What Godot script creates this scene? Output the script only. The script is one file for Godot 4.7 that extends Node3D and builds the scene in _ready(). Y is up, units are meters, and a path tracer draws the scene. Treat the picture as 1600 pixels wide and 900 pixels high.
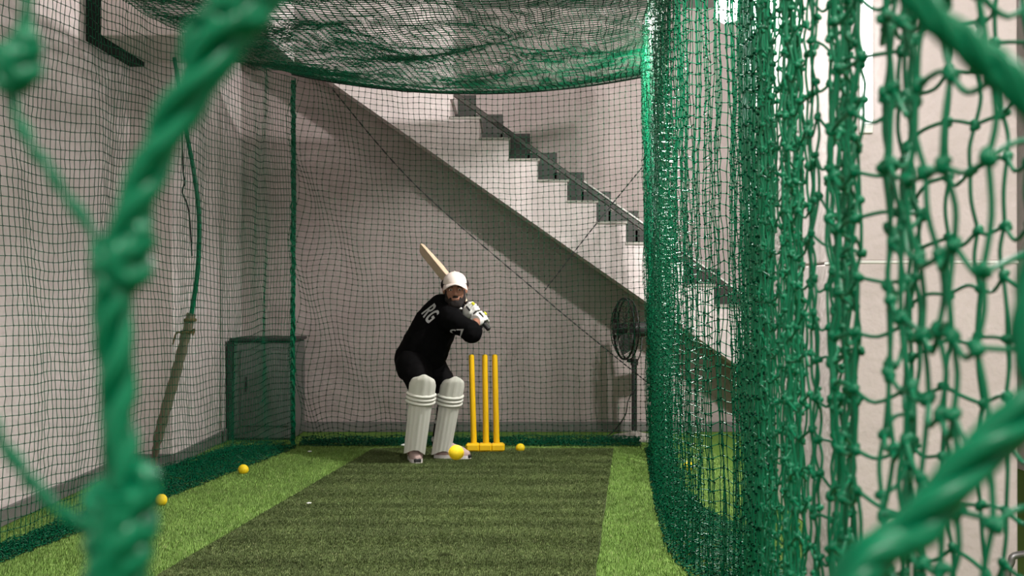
extends Node3D

const F := 2000.0          # focal length in pixels of the 1600x900 frame
const EYE := 1.19          # camera height
const HORIZON := 456.0

# ------------------------------------------------------------------ mesh builder
class MB:
	var v := PackedVector3Array()
	var n := PackedVector3Array()
	var uv := PackedVector2Array()
	var idx := PackedInt32Array()
	func tri(a: Vector3, b: Vector3, c: Vector3, inside: Vector3) -> void:
		var nn := (b - a).cross(c - a)
		if nn.length_squared() < 1e-16: return
		nn = nn.normalized()
		var s := v.size()
		if nn.dot((a + b + c) / 3.0 - inside) > 0.0:
			v.append_array([a, c, b])
		else:
			v.append_array([a, b, c]); nn = -nn
		n.append_array([nn, nn, nn])
		idx.append_array([s, s + 1, s + 2])
	func quad(a: Vector3, b: Vector3, c: Vector3, d: Vector3, inside: Vector3) -> void:
		tri(a, b, c, inside); tri(a, c, d, inside)
	func box(c: Vector3, size: Vector3, bev := 0.004, bs := Basis.IDENTITY) -> void:
		var h := size / 2.0
		bev = minf(bev, minf(h.x, minf(h.y, h.z)) * 0.9)
		var pt := {}
		for sx in [-1, 1]:
			for sy in [-1, 1]:
				for sz in [-1, 1]:
					for ax in 3:
						var p := Vector3(sx * (h.x - bev), sy * (h.y - bev), sz * (h.z - bev))
						p[ax] += bev * [sx, sy, sz][ax]
						pt[[sx, sy, sz, ax]] = c + bs * p
		for ax in 3:
			var o1 := (ax + 1) % 3
			var o2 := (ax + 2) % 3
			for s in [-1, 1]:
				var q := []
				for w in [[-1, -1], [1, -1], [1, 1], [-1, 1]]:
					var k := [0, 0, 0, ax]
					k[ax] = s; k[o1] = w[0]; k[o2] = w[1]
					q.append(pt[k])
				quad(q[0], q[1], q[2], q[3], c)
			for s1 in [-1, 1]:
				for s2 in [-1, 1]:
					var k1 := [0, 0, 0, o1]; k1[ax] = -1; k1[o1] = s1; k1[o2] = s2
					var k2: Array = k1.duplicate(); k2[ax] = 1
					var k3: Array = k1.duplicate(); k3[3] = o2
					var k4: Array = k2.duplicate(); k4[3] = o2
					quad(pt[k1], pt[k2], pt[k4], pt[k3], c)
		for sx in [-1, 1]:
			for sy in [-1, 1]:
				for sz in [-1, 1]:
					tri(pt[[sx, sy, sz, 0]], pt[[sx, sy, sz, 1]], pt[[sx, sy, sz, 2]], c)
	# polygon in the x/y plane pushed along z from z0 to z1
	func extrude(poly: PackedVector2Array, z0: float, z1: float) -> void:
		var t := Geometry2D.triangulate_polygon(poly)
		for i in range(0, t.size(), 3):
			var a := poly[t[i]]; var b := poly[t[i + 1]]; var c := poly[t[i + 2]]
			var mid := (a + b + c) / 3.0
			for z in [z0, z1]:
				tri(Vector3(a.x, a.y, z), Vector3(b.x, b.y, z), Vector3(c.x, c.y, z), Vector3(mid.x, mid.y, (z0 + z1) / 2))
		var cw := Geometry2D.is_polygon_clockwise(poly)
		for i in poly.size():
			var a := poly[i]; var b := poly[(i + 1) % poly.size()]
			var d := (b - a).normalized()
			var out := Vector2(-d.y, d.x) if cw else Vector2(d.y, -d.x)
			var m := (a + b) / 2.0 - out * 0.01
			quad(Vector3(a.x, a.y, z0), Vector3(b.x, b.y, z0), Vector3(b.x, b.y, z1), Vector3(a.x, a.y, z1), Vector3(m.x, m.y, (z0 + z1) / 2))
	# the same polygon lying in the floor plane: its y goes along -z, pushed up from y0 to y1
	func slab(poly: PackedVector2Array, y0: float, y1: float) -> void:
		var s := v.size()
		extrude(poly, y0, y1)
		for i in range(s, v.size()):
			v[i] = Vector3(v[i].x, v[i].z, -v[i].y)
			n[i] = Vector3(n[i].x, n[i].z, -n[i].y)
	func grid(pts: Array, closed := false, uvs := false) -> void:   # rows of points, smooth normals
		var r := pts.size(); var c: int = pts[0].size(); var s := v.size()
		for i in r:
			for j in c:
				var p: Vector3 = pts[i][j]
				var du: Vector3 = pts[mini(i + 1, r - 1)][j] - pts[maxi(i - 1, 0)][j]
				var dv: Vector3 = (pts[i][(j + 1) % c] - pts[i][(j - 1 + c) % c]) if closed else (pts[i][mini(j + 1, c - 1)] - pts[i][maxi(j - 1, 0)])
				var nn := dv.cross(du)
				v.append(p); n.append(nn.normalized() if nn.length() > 1e-12 else Vector3.UP)
				if uvs: uv.append(Vector2(float(j) / (c - 1), float(i) / (r - 1)))
		for i in r - 1:
			for j in (c if closed else c - 1):
				var a := s + i * c + j; var b := s + i * c + (j + 1) % c
				idx.append_array([a, a + c, b, b, a + c, b + c])
	func tube(p: Array, r0: float, r1 := -1.0, sides := 8, cap := true, radii := []) -> void:
		if r1 < 0: r1 = r0
		var t0: Vector3 = (p[1] - p[0]).normalized()
		var x := t0.cross(Vector3.UP if absf(t0.y) < 0.9 else Vector3.RIGHT).normalized()
		var s := v.size(); var m := p.size()
		for i in m:
			var t: Vector3 = (p[mini(i + 1, m - 1)] - p[maxi(i - 1, 0)]).normalized()
			x = (x - t * x.dot(t)).normalized()
			var y := t.cross(x)
			var r: float = radii[i] if radii.size() else lerpf(r0, r1, float(i) / (m - 1))
			for k in sides:
				var a := TAU * k / sides
				var o := x * cos(a) + y * sin(a)
				v.append(p[i] + o * r); n.append(o)
		for i in m - 1:
			for k in sides:
				var a := s + i * sides + k; var b := s + i * sides + (k + 1) % sides
				idx.append_array([a, a + sides, b, b, a + sides, b + sides])
		if cap:
			for e in [0, m - 1]:
				var inner: Vector3 = p[1] if e == 0 else p[m - 2]
				for k in range(1, sides - 1):
					tri(v[s + e * sides], v[s + e * sides + k], v[s + e * sides + k + 1], inner)
	func cord(a: Vector3, b: Vector3, r: float, sides := 3) -> void:
		var t := b - a
		if t.length_squared() < 1e-10: return
		t = t.normalized()
		var x := t.cross(Vector3.UP if absf(t.y) < 0.9 else Vector3.RIGHT).normalized()
		var y := t.cross(x)
		var s := v.size()
		for k in sides:
			var o := x * cos(TAU * k / sides) + y * sin(TAU * k / sides)
			v.append(a + o * r); v.append(b + o * r); n.append(o); n.append(o)
		for k in sides:
			var i := s + 2 * k; var j := s + 2 * ((k + 1) % sides)
			idx.append_array([i, i + 1, j, j, i + 1, j + 1])
	func octa(c: Vector3, r: float, ry := -1.0) -> void:
		if ry < 0: ry = r
		var s := v.size()
		for o in [Vector3.RIGHT, Vector3.LEFT, Vector3.UP, Vector3.DOWN, Vector3.BACK, Vector3.FORWARD]:
			v.append(c + Vector3(o.x * r, o.y * ry, o.z * r)); n.append(o)
		for q in [[0, 2, 4], [4, 2, 1], [1, 2, 5], [5, 2, 0], [4, 3, 0], [1, 3, 4], [5, 3, 1], [0, 3, 5]]:
			idx.append_array([s + q[0], s + q[1], s + q[2]])
	func ball(c: Vector3, rad: Vector3, bs := Basis.IDENTITY, seg := 12, lo := -PI / 2, hi := PI / 2) -> void:
		var rows := []
		var rn := maxi(4, seg / 2 + 1)
		for i in rn:
			var la := lerpf(lo, hi, float(i) / (rn - 1))
			var row := []
			for j in seg:
				var lon := -TAU * j / seg
				row.append(c + bs * Vector3(cos(la) * cos(lon) * rad.x, sin(la) * rad.y, cos(la) * sin(lon) * rad.z))
			rows.append(row)
		var s := n.size()
		grid(rows, true)
		for i in range(s, n.size()):
			var l := bs.inverse() * (v[i] - c)
			n[i] = (bs * Vector3(l.x / rad.x / rad.x, l.y / rad.y / rad.y, l.z / rad.z / rad.z)).normalized()
	func lathe(c: Vector3, prof: Array, seg := 20, bs := Basis.IDENTITY) -> void:   # prof: [radius, height]
		for q in prof.size() - 1:
			var rows := []
			for e in 2:
				var row := []
				for j in seg:
					var a := -TAU * j / seg
					row.append(c + bs * Vector3(prof[q + e][0] * cos(a), prof[q + e][1], prof[q + e][0] * sin(a)))
				rows.append(row)
			grid(rows, true)

func gpos(o: Node) -> Vector3:
	var s := Vector3.ZERO
	while o is Node3D and o != self:
		s += o.position
		o = o.get_parent()
	return s

func put(b: MB, called: String, m: Material, parent: Node = self, kind := "") -> MeshInstance3D:
	var o := gpos(parent) if parent != self else Vector3.ZERO
	if o != Vector3.ZERO:
		for i in b.v.size(): b.v[i] -= o
	var a := []
	a.resize(Mesh.ARRAY_MAX)
	a[Mesh.ARRAY_VERTEX] = b.v; a[Mesh.ARRAY_NORMAL] = b.n; a[Mesh.ARRAY_INDEX] = b.idx
	if b.uv.size() == b.v.size() and b.uv.size() > 0: a[Mesh.ARRAY_TEX_UV] = b.uv
	var am := ArrayMesh.new()
	am.add_surface_from_arrays(Mesh.PRIMITIVE_TRIANGLES, a)
	am.surface_set_material(0, m)
	var mi := MeshInstance3D.new()
	mi.name = called; mi.mesh = am
	if kind: mi.set_meta("kind", kind)
	parent.add_child(mi, true)
	return mi

var taken := {}
func numbered(called: String) -> String:
	taken[called] = taken.get(called, -1) + 1
	return called if taken[called] == 0 else "%s_%03d" % [called, taken[called]]

func thing(called: String, label: String, category: String, where := Vector3.ZERO, group := "") -> Node3D:
	var o := Node3D.new()
	o.name = numbered(called); o.position = where
	o.set_meta("label", label); o.set_meta("category", category)
	if group: o.set_meta("group", group)
	add_child(o)
	return o

func structure(called: String, b: MB, m: Material, label: String, category := "") -> MeshInstance3D:
	var o := put(b, called, m)
	o.set_meta("kind", "structure"); o.set_meta("label", label)
	if category: o.set_meta("category", category)
	return o

# a pixel of the photograph and a distance -> a point of the room
func at(px: float, py: float, d: float) -> Vector3:
	return Vector3((px - 800.0) * d / F, EYE - (py - HORIZON) * d / F, -d)
func on_floor(px: float, py: float) -> Vector3:
	return at(px, py, F * EYE / (py - HORIZON))

# ------------------------------------------------------------------ materials
func mat(c: Color, rough := 0.7, metal := 0.0) -> StandardMaterial3D:
	var m := StandardMaterial3D.new()
	m.albedo_color = c; m.roughness = rough; m.metallic = metal
	return m
func noise_tex(freq: float, ramp: Array, as_normal := false, sz := 512, seed_ := 1, oct := 4) -> NoiseTexture2D:
	var fn := FastNoiseLite.new()
	fn.noise_type = FastNoiseLite.TYPE_SIMPLEX_SMOOTH
	fn.frequency = freq; fn.seed = seed_; fn.fractal_octaves = oct
	var t := NoiseTexture2D.new()
	t.width = sz; t.height = sz; t.seamless = true; t.noise = fn; t.as_normal_map = as_normal
	if ramp.size():
		var g := Gradient.new()
		g.offsets = PackedFloat32Array(ramp[0]); g.colors = PackedColorArray(ramp[1])
		t.color_ramp = g
	return t
func textured(c: Color, rough: float, tex: Texture2D, scale_: float, bump: Texture2D = null, bscale := 0.5) -> StandardMaterial3D:
	var m := mat(c, rough)
	m.albedo_texture = tex
	m.uv1_triplanar = true; m.uv1_world_triplanar = true; m.uv1_scale = Vector3.ONE * scale_
	if bump:
		m.normal_enabled = true; m.normal_texture = bump; m.normal_scale = bscale
	return m

var M := {}
func materials() -> void:
	var soft := noise_tex(0.012, [[0.0, 0.5, 1.0], [Color(0.93, 0.925, 0.92), Color(0.97, 0.965, 0.965), Color(1, 1, 1)]], false, 512, 3)
	var pb := noise_tex(0.08, [], true, 512, 5)
	M.wall = textured(Color(0.84, 0.795, 0.79), 0.75, soft, 0.5, pb, 0.12)
	M.wall_grey = textured(Color(0.66, 0.61, 0.60), 0.8, soft, 0.4, pb, 0.15)   # the back wall is painted warm grey, above and below the stairs
	M.ceiling = mat(Color(0.55, 0.54, 0.53), 0.9)
	M.base = textured(Color(0.43, 0.42, 0.41), 0.55, soft, 3.0, pb, 0.2)
	var blades := noise_tex(0.22, [[0.0, 0.35, 0.65, 1.0], [Color(0.20, 0.33, 0.08), Color(0.33, 0.48, 0.12), Color(0.42, 0.58, 0.17), Color(0.58, 0.70, 0.28)]], false, 1024, 7, 3)
	var bb := noise_tex(0.25, [], true, 1024, 8, 2)
	M.turf = textured(Color(1.0, 1.0, 1.0), 0.9, blades, 1.1, bb, 1.2)
	var pile := noise_tex(0.22, [[0.0, 0.35, 0.65, 1.0], [Color(0.13, 0.17, 0.06), Color(0.23, 0.28, 0.11), Color(0.28, 0.33, 0.13), Color(0.43, 0.45, 0.22)]], false, 1024, 9, 3)
	M.mat = textured(Color(1, 1, 1), 0.92, pile, 1.1, bb, 1.2)
	M.blade = mat(Color(1, 1, 1), 0.75)
	M.blade.vertex_color_use_as_albedo = true
	M.net = mat(Color(0.0, 0.35, 0.228), 0.32)
	M.rope_dark = mat(Color(0.05, 0.09, 0.08), 0.7)
	M.yellow = mat(Color(0.95, 0.76, 0.03), 0.45)
	M.ball = textured(Color(0.97, 0.84, 0.06), 0.6, soft, 20.0, pb, 0.6)
	M.black = mat(Color(0.045, 0.045, 0.05), 0.85)
	M.trouser = mat(Color(0.05, 0.048, 0.052), 0.75)
	M.net.metallic_specular = 0.3
	for q in [M.black, M.trouser]: q.metallic_specular = 0.15
	M.skin = mat(Color(0.60, 0.42, 0.34), 0.55)
	M.beard = mat(Color(0.09, 0.06, 0.05), 0.9)
	M.cap = mat(Color(0.90, 0.85, 0.82), 0.8)
	M.pad = mat(Color(0.84, 0.84, 0.80), 0.6)
	M.pad_edge = mat(Color(0.66, 0.66, 0.63), 0.7)
	M.glove = mat(Color(0.84, 0.84, 0.82), 0.65)
	M.shoe = mat(Color(0.72, 0.62, 0.60), 0.7)
	M.sole = mat(Color(0.85, 0.83, 0.82), 0.7)
	M.print = mat(Color(0.62, 0.62, 0.62), 0.7)
	M.willow = textured(Color(0.86, 0.77, 0.66), 0.5, soft, 3.0)
	M.lime = mat(Color(0.80, 0.80, 0.12), 0.6)
	M.steel = mat(Color(0.50, 0.50, 0.50), 0.35, 0.7)
	M.fan = mat(Color(0.14, 0.14, 0.14), 0.5)
	M.fan_wire = mat(Color(0.10, 0.10, 0.10), 0.4, 0.4)
	M.stone = textured(Color(0.62, 0.60, 0.57), 0.4, soft, 6.0)
	M.tile_dark = mat(Color(0.16, 0.15, 0.13), 0.55)
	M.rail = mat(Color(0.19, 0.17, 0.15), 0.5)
	M.rail_sheen = mat(Color(0.80, 0.79, 0.77), 0.3)
	M.cabinet = textured(Color(0.36, 0.37, 0.36), 0.4, soft, 2.0)
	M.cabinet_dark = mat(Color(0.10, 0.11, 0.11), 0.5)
	M.canvas = textured(Color(0.45, 0.41, 0.34), 0.9, soft, 8.0, pb, 0.6)
	M.twine = mat(Color(0.40, 0.33, 0.20), 0.9)
	M.paper = mat(Color(0.88, 0.88, 0.86), 0.8)
	M.gap_shade = mat(Color(0.03, 0.07, 0.05), 0.9)
	var lm := mat(Color(1, 1, 1), 0.5)
	lm.emission_enabled = true; lm.emission = Color(1, 0.985, 0.96); lm.emission_energy_multiplier = 14.0
	M.lamp = lm
	var tm := mat(Color(1, 1, 1), 0.5)
	tm.emission_enabled = true; tm.emission = Color(0.97, 0.99, 1.0); tm.emission_energy_multiplier = 2.4
	M.tube = tm

# ------------------------------------------------------------------ signed-distance bodies
# primitives: [a, b, ra, rb] tapered capsules, or [c, radii, basis] ellipsoids
func prim_dist(q: Array, p: Vector3) -> float:
	if q.size() == 4:
		var a: Vector3 = q[0]
		var ab: Vector3 = q[1] - a
		var h := clampf((p - a).dot(ab) / maxf(ab.length_squared(), 1e-9), 0.0, 1.0)
		return (p - a - ab * h).length() - lerpf(q[2], q[3], h)
	var l: Vector3 = (p - q[0]) * q[2]
	var r: Vector3 = q[1]
	var k0 := (l / r).length()
	var k1 := (l / (r * r)).length()
	return k0 * (k0 - 1.0) / maxf(k1, 1e-6)
func field_at(prims: Array, k: float, p: Vector3) -> float:
	var f := 1.0
	for q in prims:
		var d := prim_dist(q, p)
		var h := maxf(k - absf(f - d), 0.0) / k
		f = minf(f, d) - h * h * k * 0.25
	return f
func bounds(q: Array) -> AABB:
	if q.size() == 4:
		var r: float = maxf(q[2], q[3])
		var bb := AABB(q[0], Vector3.ZERO).expand(q[1])
		return bb.grow(r)
	var rr: float = maxf(q[1].x, maxf(q[1].y, q[1].z))
	return AABB(q[0], Vector3.ZERO).grow(rr)
func body(b: MB, prims: Array, cell: float, k: float, cuts := [], ck := 0.01) -> void:
	var bb := bounds(prims[0])
	for q in prims: bb = bb.merge(bounds(q))
	bb = bb.grow(cell * 3)
	var nx := int(bb.size.x / cell) + 2; var ny := int(bb.size.y / cell) + 2; var nz := int(bb.size.z / cell) + 2
	var f := PackedFloat32Array(); f.resize(nx * ny * nz); f.fill(1.0)
	var o := bb.position
	for pass_ in 2:
		for q in (prims if pass_ == 0 else cuts):
			var w: AABB = bounds(q).grow((k if pass_ == 0 else ck) + cell * 2.5)
			var lo := ((w.position - o) / cell).floor(); var hi := ((w.end - o) / cell).ceil()
			for z in range(maxi(0, int(lo.z)), mini(nz, int(hi.z) + 1)):
				for y in range(maxi(0, int(lo.y)), mini(ny, int(hi.y) + 1)):
					var i := (z * ny + y) * nx
					for x in range(maxi(0, int(lo.x)), mini(nx, int(hi.x) + 1)):
						var d := prim_dist(q, o + Vector3(x, y, z) * cell)
						var e := f[i + x]
						if pass_ == 0:
							var h := maxf(k - absf(e - d), 0.0) / k
							f[i + x] = minf(e, d) - h * h * k * 0.25
						else:
							var h2 := maxf(ck - absf(e + d), 0.0) / ck
							f[i + x] = maxf(e, -d) + h2 * h2 * ck * 0.25
	var vi := PackedInt32Array(); vi.resize(nx * ny * nz); vi.fill(-1)
	var base := b.v.size()
	var corner := [0, 1, nx, nx + 1, nx * ny, nx * ny + 1, nx * ny + nx, nx * ny + nx + 1]
	var cp := [Vector3(0, 0, 0), Vector3(1, 0, 0), Vector3(0, 1, 0), Vector3(1, 1, 0), Vector3(0, 0, 1), Vector3(1, 0, 1), Vector3(0, 1, 1), Vector3(1, 1, 1)]
	var edges := [[0, 1], [2, 3], [4, 5], [6, 7], [0, 2], [1, 3], [4, 6], [5, 7], [0, 4], [1, 5], [2, 6], [3, 7]]
	for z in nz - 1:
		for y in ny - 1:
			var i0 := (z * ny + y) * nx
			for x in nx - 1:
				var i := i0 + x
				var f0 := f[i]
				if f0 > cell * 3 or f0 < -cell * 3: continue
				var neg := 0
				for c in 8:
					if f[i + corner[c]] < 0: neg += 1
				if neg == 0 or neg == 8: continue
				var s := Vector3.ZERO; var cnt := 0
				for e in edges:
					var fa := f[i + corner[e[0]]]; var fb := f[i + corner[e[1]]]
					if (fa < 0) != (fb < 0):
						s += (cp[e[0]] as Vector3).lerp(cp[e[1]], fa / (fa - fb)); cnt += 1
				vi[i] = b.v.size()
				b.v.append(o + (Vector3(x, y, z) + s / cnt) * cell)
				b.n.append(Vector3.ZERO)
	var st := [1, nx, nx * ny]
	var i_start := b.idx.size()
	for z in range(1, nz - 1):
		for y in range(1, ny - 1):
			for x in range(1, nx - 1):
				var i := (z * ny + y) * nx + x
				if vi[i] < 0 and vi[i - 1] < 0 and vi[i - nx] < 0 and vi[i - nx * ny] < 0: continue
				for ax in 3:
					var fa := f[i]; var fb := f[i + st[ax]]
					if (fa < 0) == (fb < 0): continue
					var u: int = st[(ax + 1) % 3]; var w2: int = st[(ax + 2) % 3]
					var a := vi[i]; var b2 := vi[i - u]; var c2 := vi[i - u - w2]; var d2 := vi[i - w2]
					if a < 0 or b2 < 0 or c2 < 0 or d2 < 0: continue
					if fa < 0: b.idx.append_array([a, c2, b2, a, d2, c2])
					else: b.idx.append_array([a, b2, c2, a, c2, d2])
	for t in range(i_start, b.idx.size(), 3):
		var p0 := b.v[b.idx[t]]; var p1 := b.v[b.idx[t + 1]]; var p2 := b.v[b.idx[t + 2]]
		var fn := (p2 - p0).cross(p1 - p0)
		for e in 3: b.n[b.idx[t + e]] += fn
	for i in range(base, b.v.size()): b.n[i] = b.n[i].normalized() if b.n[i].length() > 0 else Vector3.UP

func curve(pts: Array, steps := 8) -> Array:      # smooth line through the points
	var out := []
	for i in pts.size() - 1:
		var p0: Vector3 = pts[maxi(i - 1, 0)]; var p1: Vector3 = pts[i]; var p2: Vector3 = pts[i + 1]; var p3: Vector3 = pts[mini(i + 2, pts.size() - 1)]
		for s in steps: out.append(p1.cubic_interpolate(p2, p0, p3, float(s) / steps))
	out.append(pts[-1])
	return out

# ------------------------------------------------------------------ main
func _ready() -> void:
	view_and_light()
	materials()
	room()
	staircase()
	nets()
	batter()
	wicket_and_balls()
	furniture()
	near_cords()

func view_and_light() -> void:
	var cam := Camera3D.new()
	cam.name = "camera"
	cam.position = Vector3(0, EYE, 0)
	cam.rotation.x = atan((HORIZON - 450.0) / F)
	var ca := CameraAttributesPhysical.new()
	ca.frustum_focal_length = 12.0 / (450.0 / F)
	ca.frustum_focus_distance = 7.5
	ca.frustum_near = 0.02
	ca.frustum_far = 100.0
	ca.exposure_aperture = ca.frustum_focal_length / 3.9
	cam.attributes = ca
	add_child(cam)
	cam.current = true
	var we := WorldEnvironment.new()
	we.name = "environment"
	var env := Environment.new()
	env.background_mode = Environment.BG_COLOR
	env.background_color = Color(0.02, 0.02, 0.02)
	env.tonemap_mode = Environment.TONE_MAPPER_LINEAR
	env.tonemap_exposure = 1.06
	env.sdfgi_enabled = true; env.ssao_enabled = true; env.ssil_enabled = true
	we.environment = env
	add_child(we)

func lamp_light(called: String, pos: Vector3, energy: float, radius: float, c: Color) -> void:
	var l := OmniLight3D.new()
	l.name = called; l.position = pos; l.light_energy = energy; l.light_size = radius; l.light_color = c
	l.omni_range = 20.0; l.omni_attenuation = 2.0; l.shadow_enabled = true
	add_child(l, true)

# ------------------------------------------------------------------ the room
const LEFT := -2.6
const CEIL := 3.7
const STAIR_D := 10.4
const FAR_D := 11.3
func plain_box(lo: Vector3, hi: Vector3, bev := 0.003) -> MB:
	var b := MB.new()
	b.box((lo + hi) / 2, (hi - lo).abs(), bev)
	return b
func under_stair() -> MB:
	var b := MB.new()
	b.extrude(PackedVector2Array([Vector2(LEFT, 0), Vector2(2.6, 0), Vector2(2.55, 0.12), Vector2(-2.45, 3.62), Vector2(LEFT, 3.65)]), -11.0, -10.9)
	return b
func room() -> void:
	structure("floor", plain_box(Vector3(-2.8, -0.12, -11.6), Vector3(3.6, 0, 2.2), 0.0001), M.turf, "light green artificial turf floor")
	structure("ceiling", plain_box(Vector3(-2.8, CEIL, -11.6), Vector3(3.6, CEIL + 0.12, 2.2), 0.001), M.ceiling, "plain pale ceiling above the nets")
	var wl := structure("wall_left", plain_box(Vector3(LEFT - 0.15, 0, -11.6), Vector3(LEFT, CEIL, 2.2)), M.wall, "whitewashed long wall behind the left net")
	put(plain_box(Vector3(LEFT - 0.02, 0, -10.9), Vector3(-2.3, CEIL, -8.7), 0.01), "pilaster", M.wall, wl)
	structure("wall_back", under_stair(), M.wall_grey, "grey painted wall under the staircase")
	structure("wall_stairwell", plain_box(Vector3(LEFT, 0, -11.42), Vector3(3.4, CEIL, -FAR_D)), M.wall_grey, "grey painted wall of the stairwell behind the steps")
	structure("wall_far_right", plain_box(Vector3(3.4, 0, -11.6), Vector3(3.55, CEIL, 2.2)), M.wall, "far wall on the right")
	structure("wall_behind", plain_box(Vector3(-2.8, 0, 2.05), Vector3(3.6, CEIL, 2.2)), M.wall, "wall behind the viewer")
	var wr := structure("wall_right", plain_box(Vector3(1.5, 0, -8.24), Vector3(1.64, CEIL, -4.85), 0.008), M.wall, "white partition beyond the right net")
	# two stacked white boards forming the near pillar
	put(plain_box(Vector3(1.1, 0, -4.85), Vector3(1.66, 1.287, -4.2), 0.006), "panel", M.wall, wr)
	put(plain_box(Vector3(1.1, 1.29, -4.85), Vector3(1.66, CEIL, -4.2), 0.006), "panel", M.wall, wr)
	put(plain_box(Vector3(1.098, 1.283, -4.5), Vector3(1.662, 1.293, -4.196), 0.002), "joint_strip", M.paper, wr)
	# baseboards
	var bl := MB.new()
	bl.box(Vector3(LEFT + 0.01, 0.045, -3.3), Vector3(0.02, 0.09, 10.8), 0.004)
	bl.box(Vector3(-2.45, 0.045, -8.69), Vector3(0.3, 0.09, 0.02), 0.004)
	bl.box(Vector3(-2.29, 0.045, -9.8), Vector3(0.02, 0.09, 2.2), 0.004)
	structure("baseboard_left", bl, M.base, "grey skirting along the left wall")
	structure("baseboard_back", plain_box(Vector3(-2.3, 0, -10.9), Vector3(3.4, 0.085, -10.87)), M.base, "grey skirting under the staircase")
	# the playing strip
	var k := 0.0998
	var b := MB.new()
	var e := PackedVector2Array()
	var rng := RandomNumberGenerator.new(); rng.seed = 4
	var near := -0.5
	for i in 41:
		var d := lerpf(near, 9.64, i / 40.0)
		e.append(Vector2(-1.052 - 0.09 + (d - 9.56) * k + 0.09 + rng.randf_range(-0.004, 0.004), d))
	for i in 41:
		var d := lerpf(9.64, near, i / 40.0)
		e.append(Vector2(0.755 + (d - 9.56) * k * 0.97 + rng.randf_range(-0.005, 0.005), d))
	b.slab(e, 0.0, 0.012)
	var o := put(b, "pitch_mat", M.mat)
	tufts(o, true); tufts(get_node("floor"), false)
	o.set_meta("label", "dark olive artificial turf strip laid down the middle of the lane"); o.set_meta("category", "mat")
	# white duct box hung on the left wall
	var t := thing("ceiling_duct", "pale boxed duct under the ceiling at the upper left", "duct", Vector3(-1.98, 2.747, -8.25))
	put(plain_box(Vector3(-2.5, 2.747, -8.7), Vector3(-1.48, CEIL, -7.77), 0.006), "duct_box", M.wall, t)
	put(plain_box(Vector3(LEFT, 2.72, -8.7), Vector3(-2.5, CEIL, -7.80), 0.004), "shade_strip", M.gap_shade, t)  # near-black block paints the shade in the gap between duct and wall
	# lamps
	hanging_bulb(Vector3(1.35, 2.955, -8.0), 12.0, "glowing white bulb hanging from the ceiling beyond the right net")
	hooded_lamp(Vector3(0.1, 3.3, -4.9), 17.0, "hooded white lamp hanging over the middle of the lane")
	hanging_bulb(Vector3(0.75, 3.0, -1.3), 5.0, "added unseen bulb beyond the right net near the viewer")  # unseen bulb, added to light the pillar front and near cords
	hanging_bulb(Vector3(1.25, 2.4, -0.25), 2.4, "added unseen bulb to the right of the viewer")  # no known source here; added for side light on the near cords
	hanging_bulb(Vector3(-0.2, 2.4, 0.45), 3.0, "added unseen fill bulb behind the viewer")  # invented bulb, added to brighten the left foreground cords
	batten(Vector3(1.5, 2.145, -7.97), Vector3(-1, 0, 0), 1.23, "slim vertical tube light on the edge of the white partition")
	batten(Vector3(1.16, 2.34, -4.2), Vector3(0, 0, 1), 1.2, "vertical tube light on the white pillar at upper right")

func batten(p: Vector3, out: Vector3, length: float, label: String) -> void:
	var t := thing("tube_light", label, "lamp", p)
	var b := MB.new()
	var sz := Vector3(0.012, length + 0.06, 0.045) if absf(out.x) > 0.5 else Vector3(0.045, length + 0.06, 0.012)
	b.box(p + out * 0.006, sz, 0.002)
	put(b, "base_plate", M.paper, t)
	var c := MB.new()
	c.tube([p + out * 0.03 - Vector3(0, length / 2, 0), p + out * 0.03 + Vector3(0, length / 2, 0)], 0.016, -1, 12)
	put(c, "glowing_tube", M.tube, t)
	var l := AreaLight3D.new()
	l.name = "tube_glow"
	l.area_size = Vector2(0.04, length)
	l.light_energy = 1.2; l.light_color = Color(0.97, 0.99, 1.0); l.shadow_enabled = true
	l.area_range = 20.0
	add_child(l, true)
	l.look_at_from_position(p + out * 0.055, p + out * 2.0, Vector3.UP)

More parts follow.
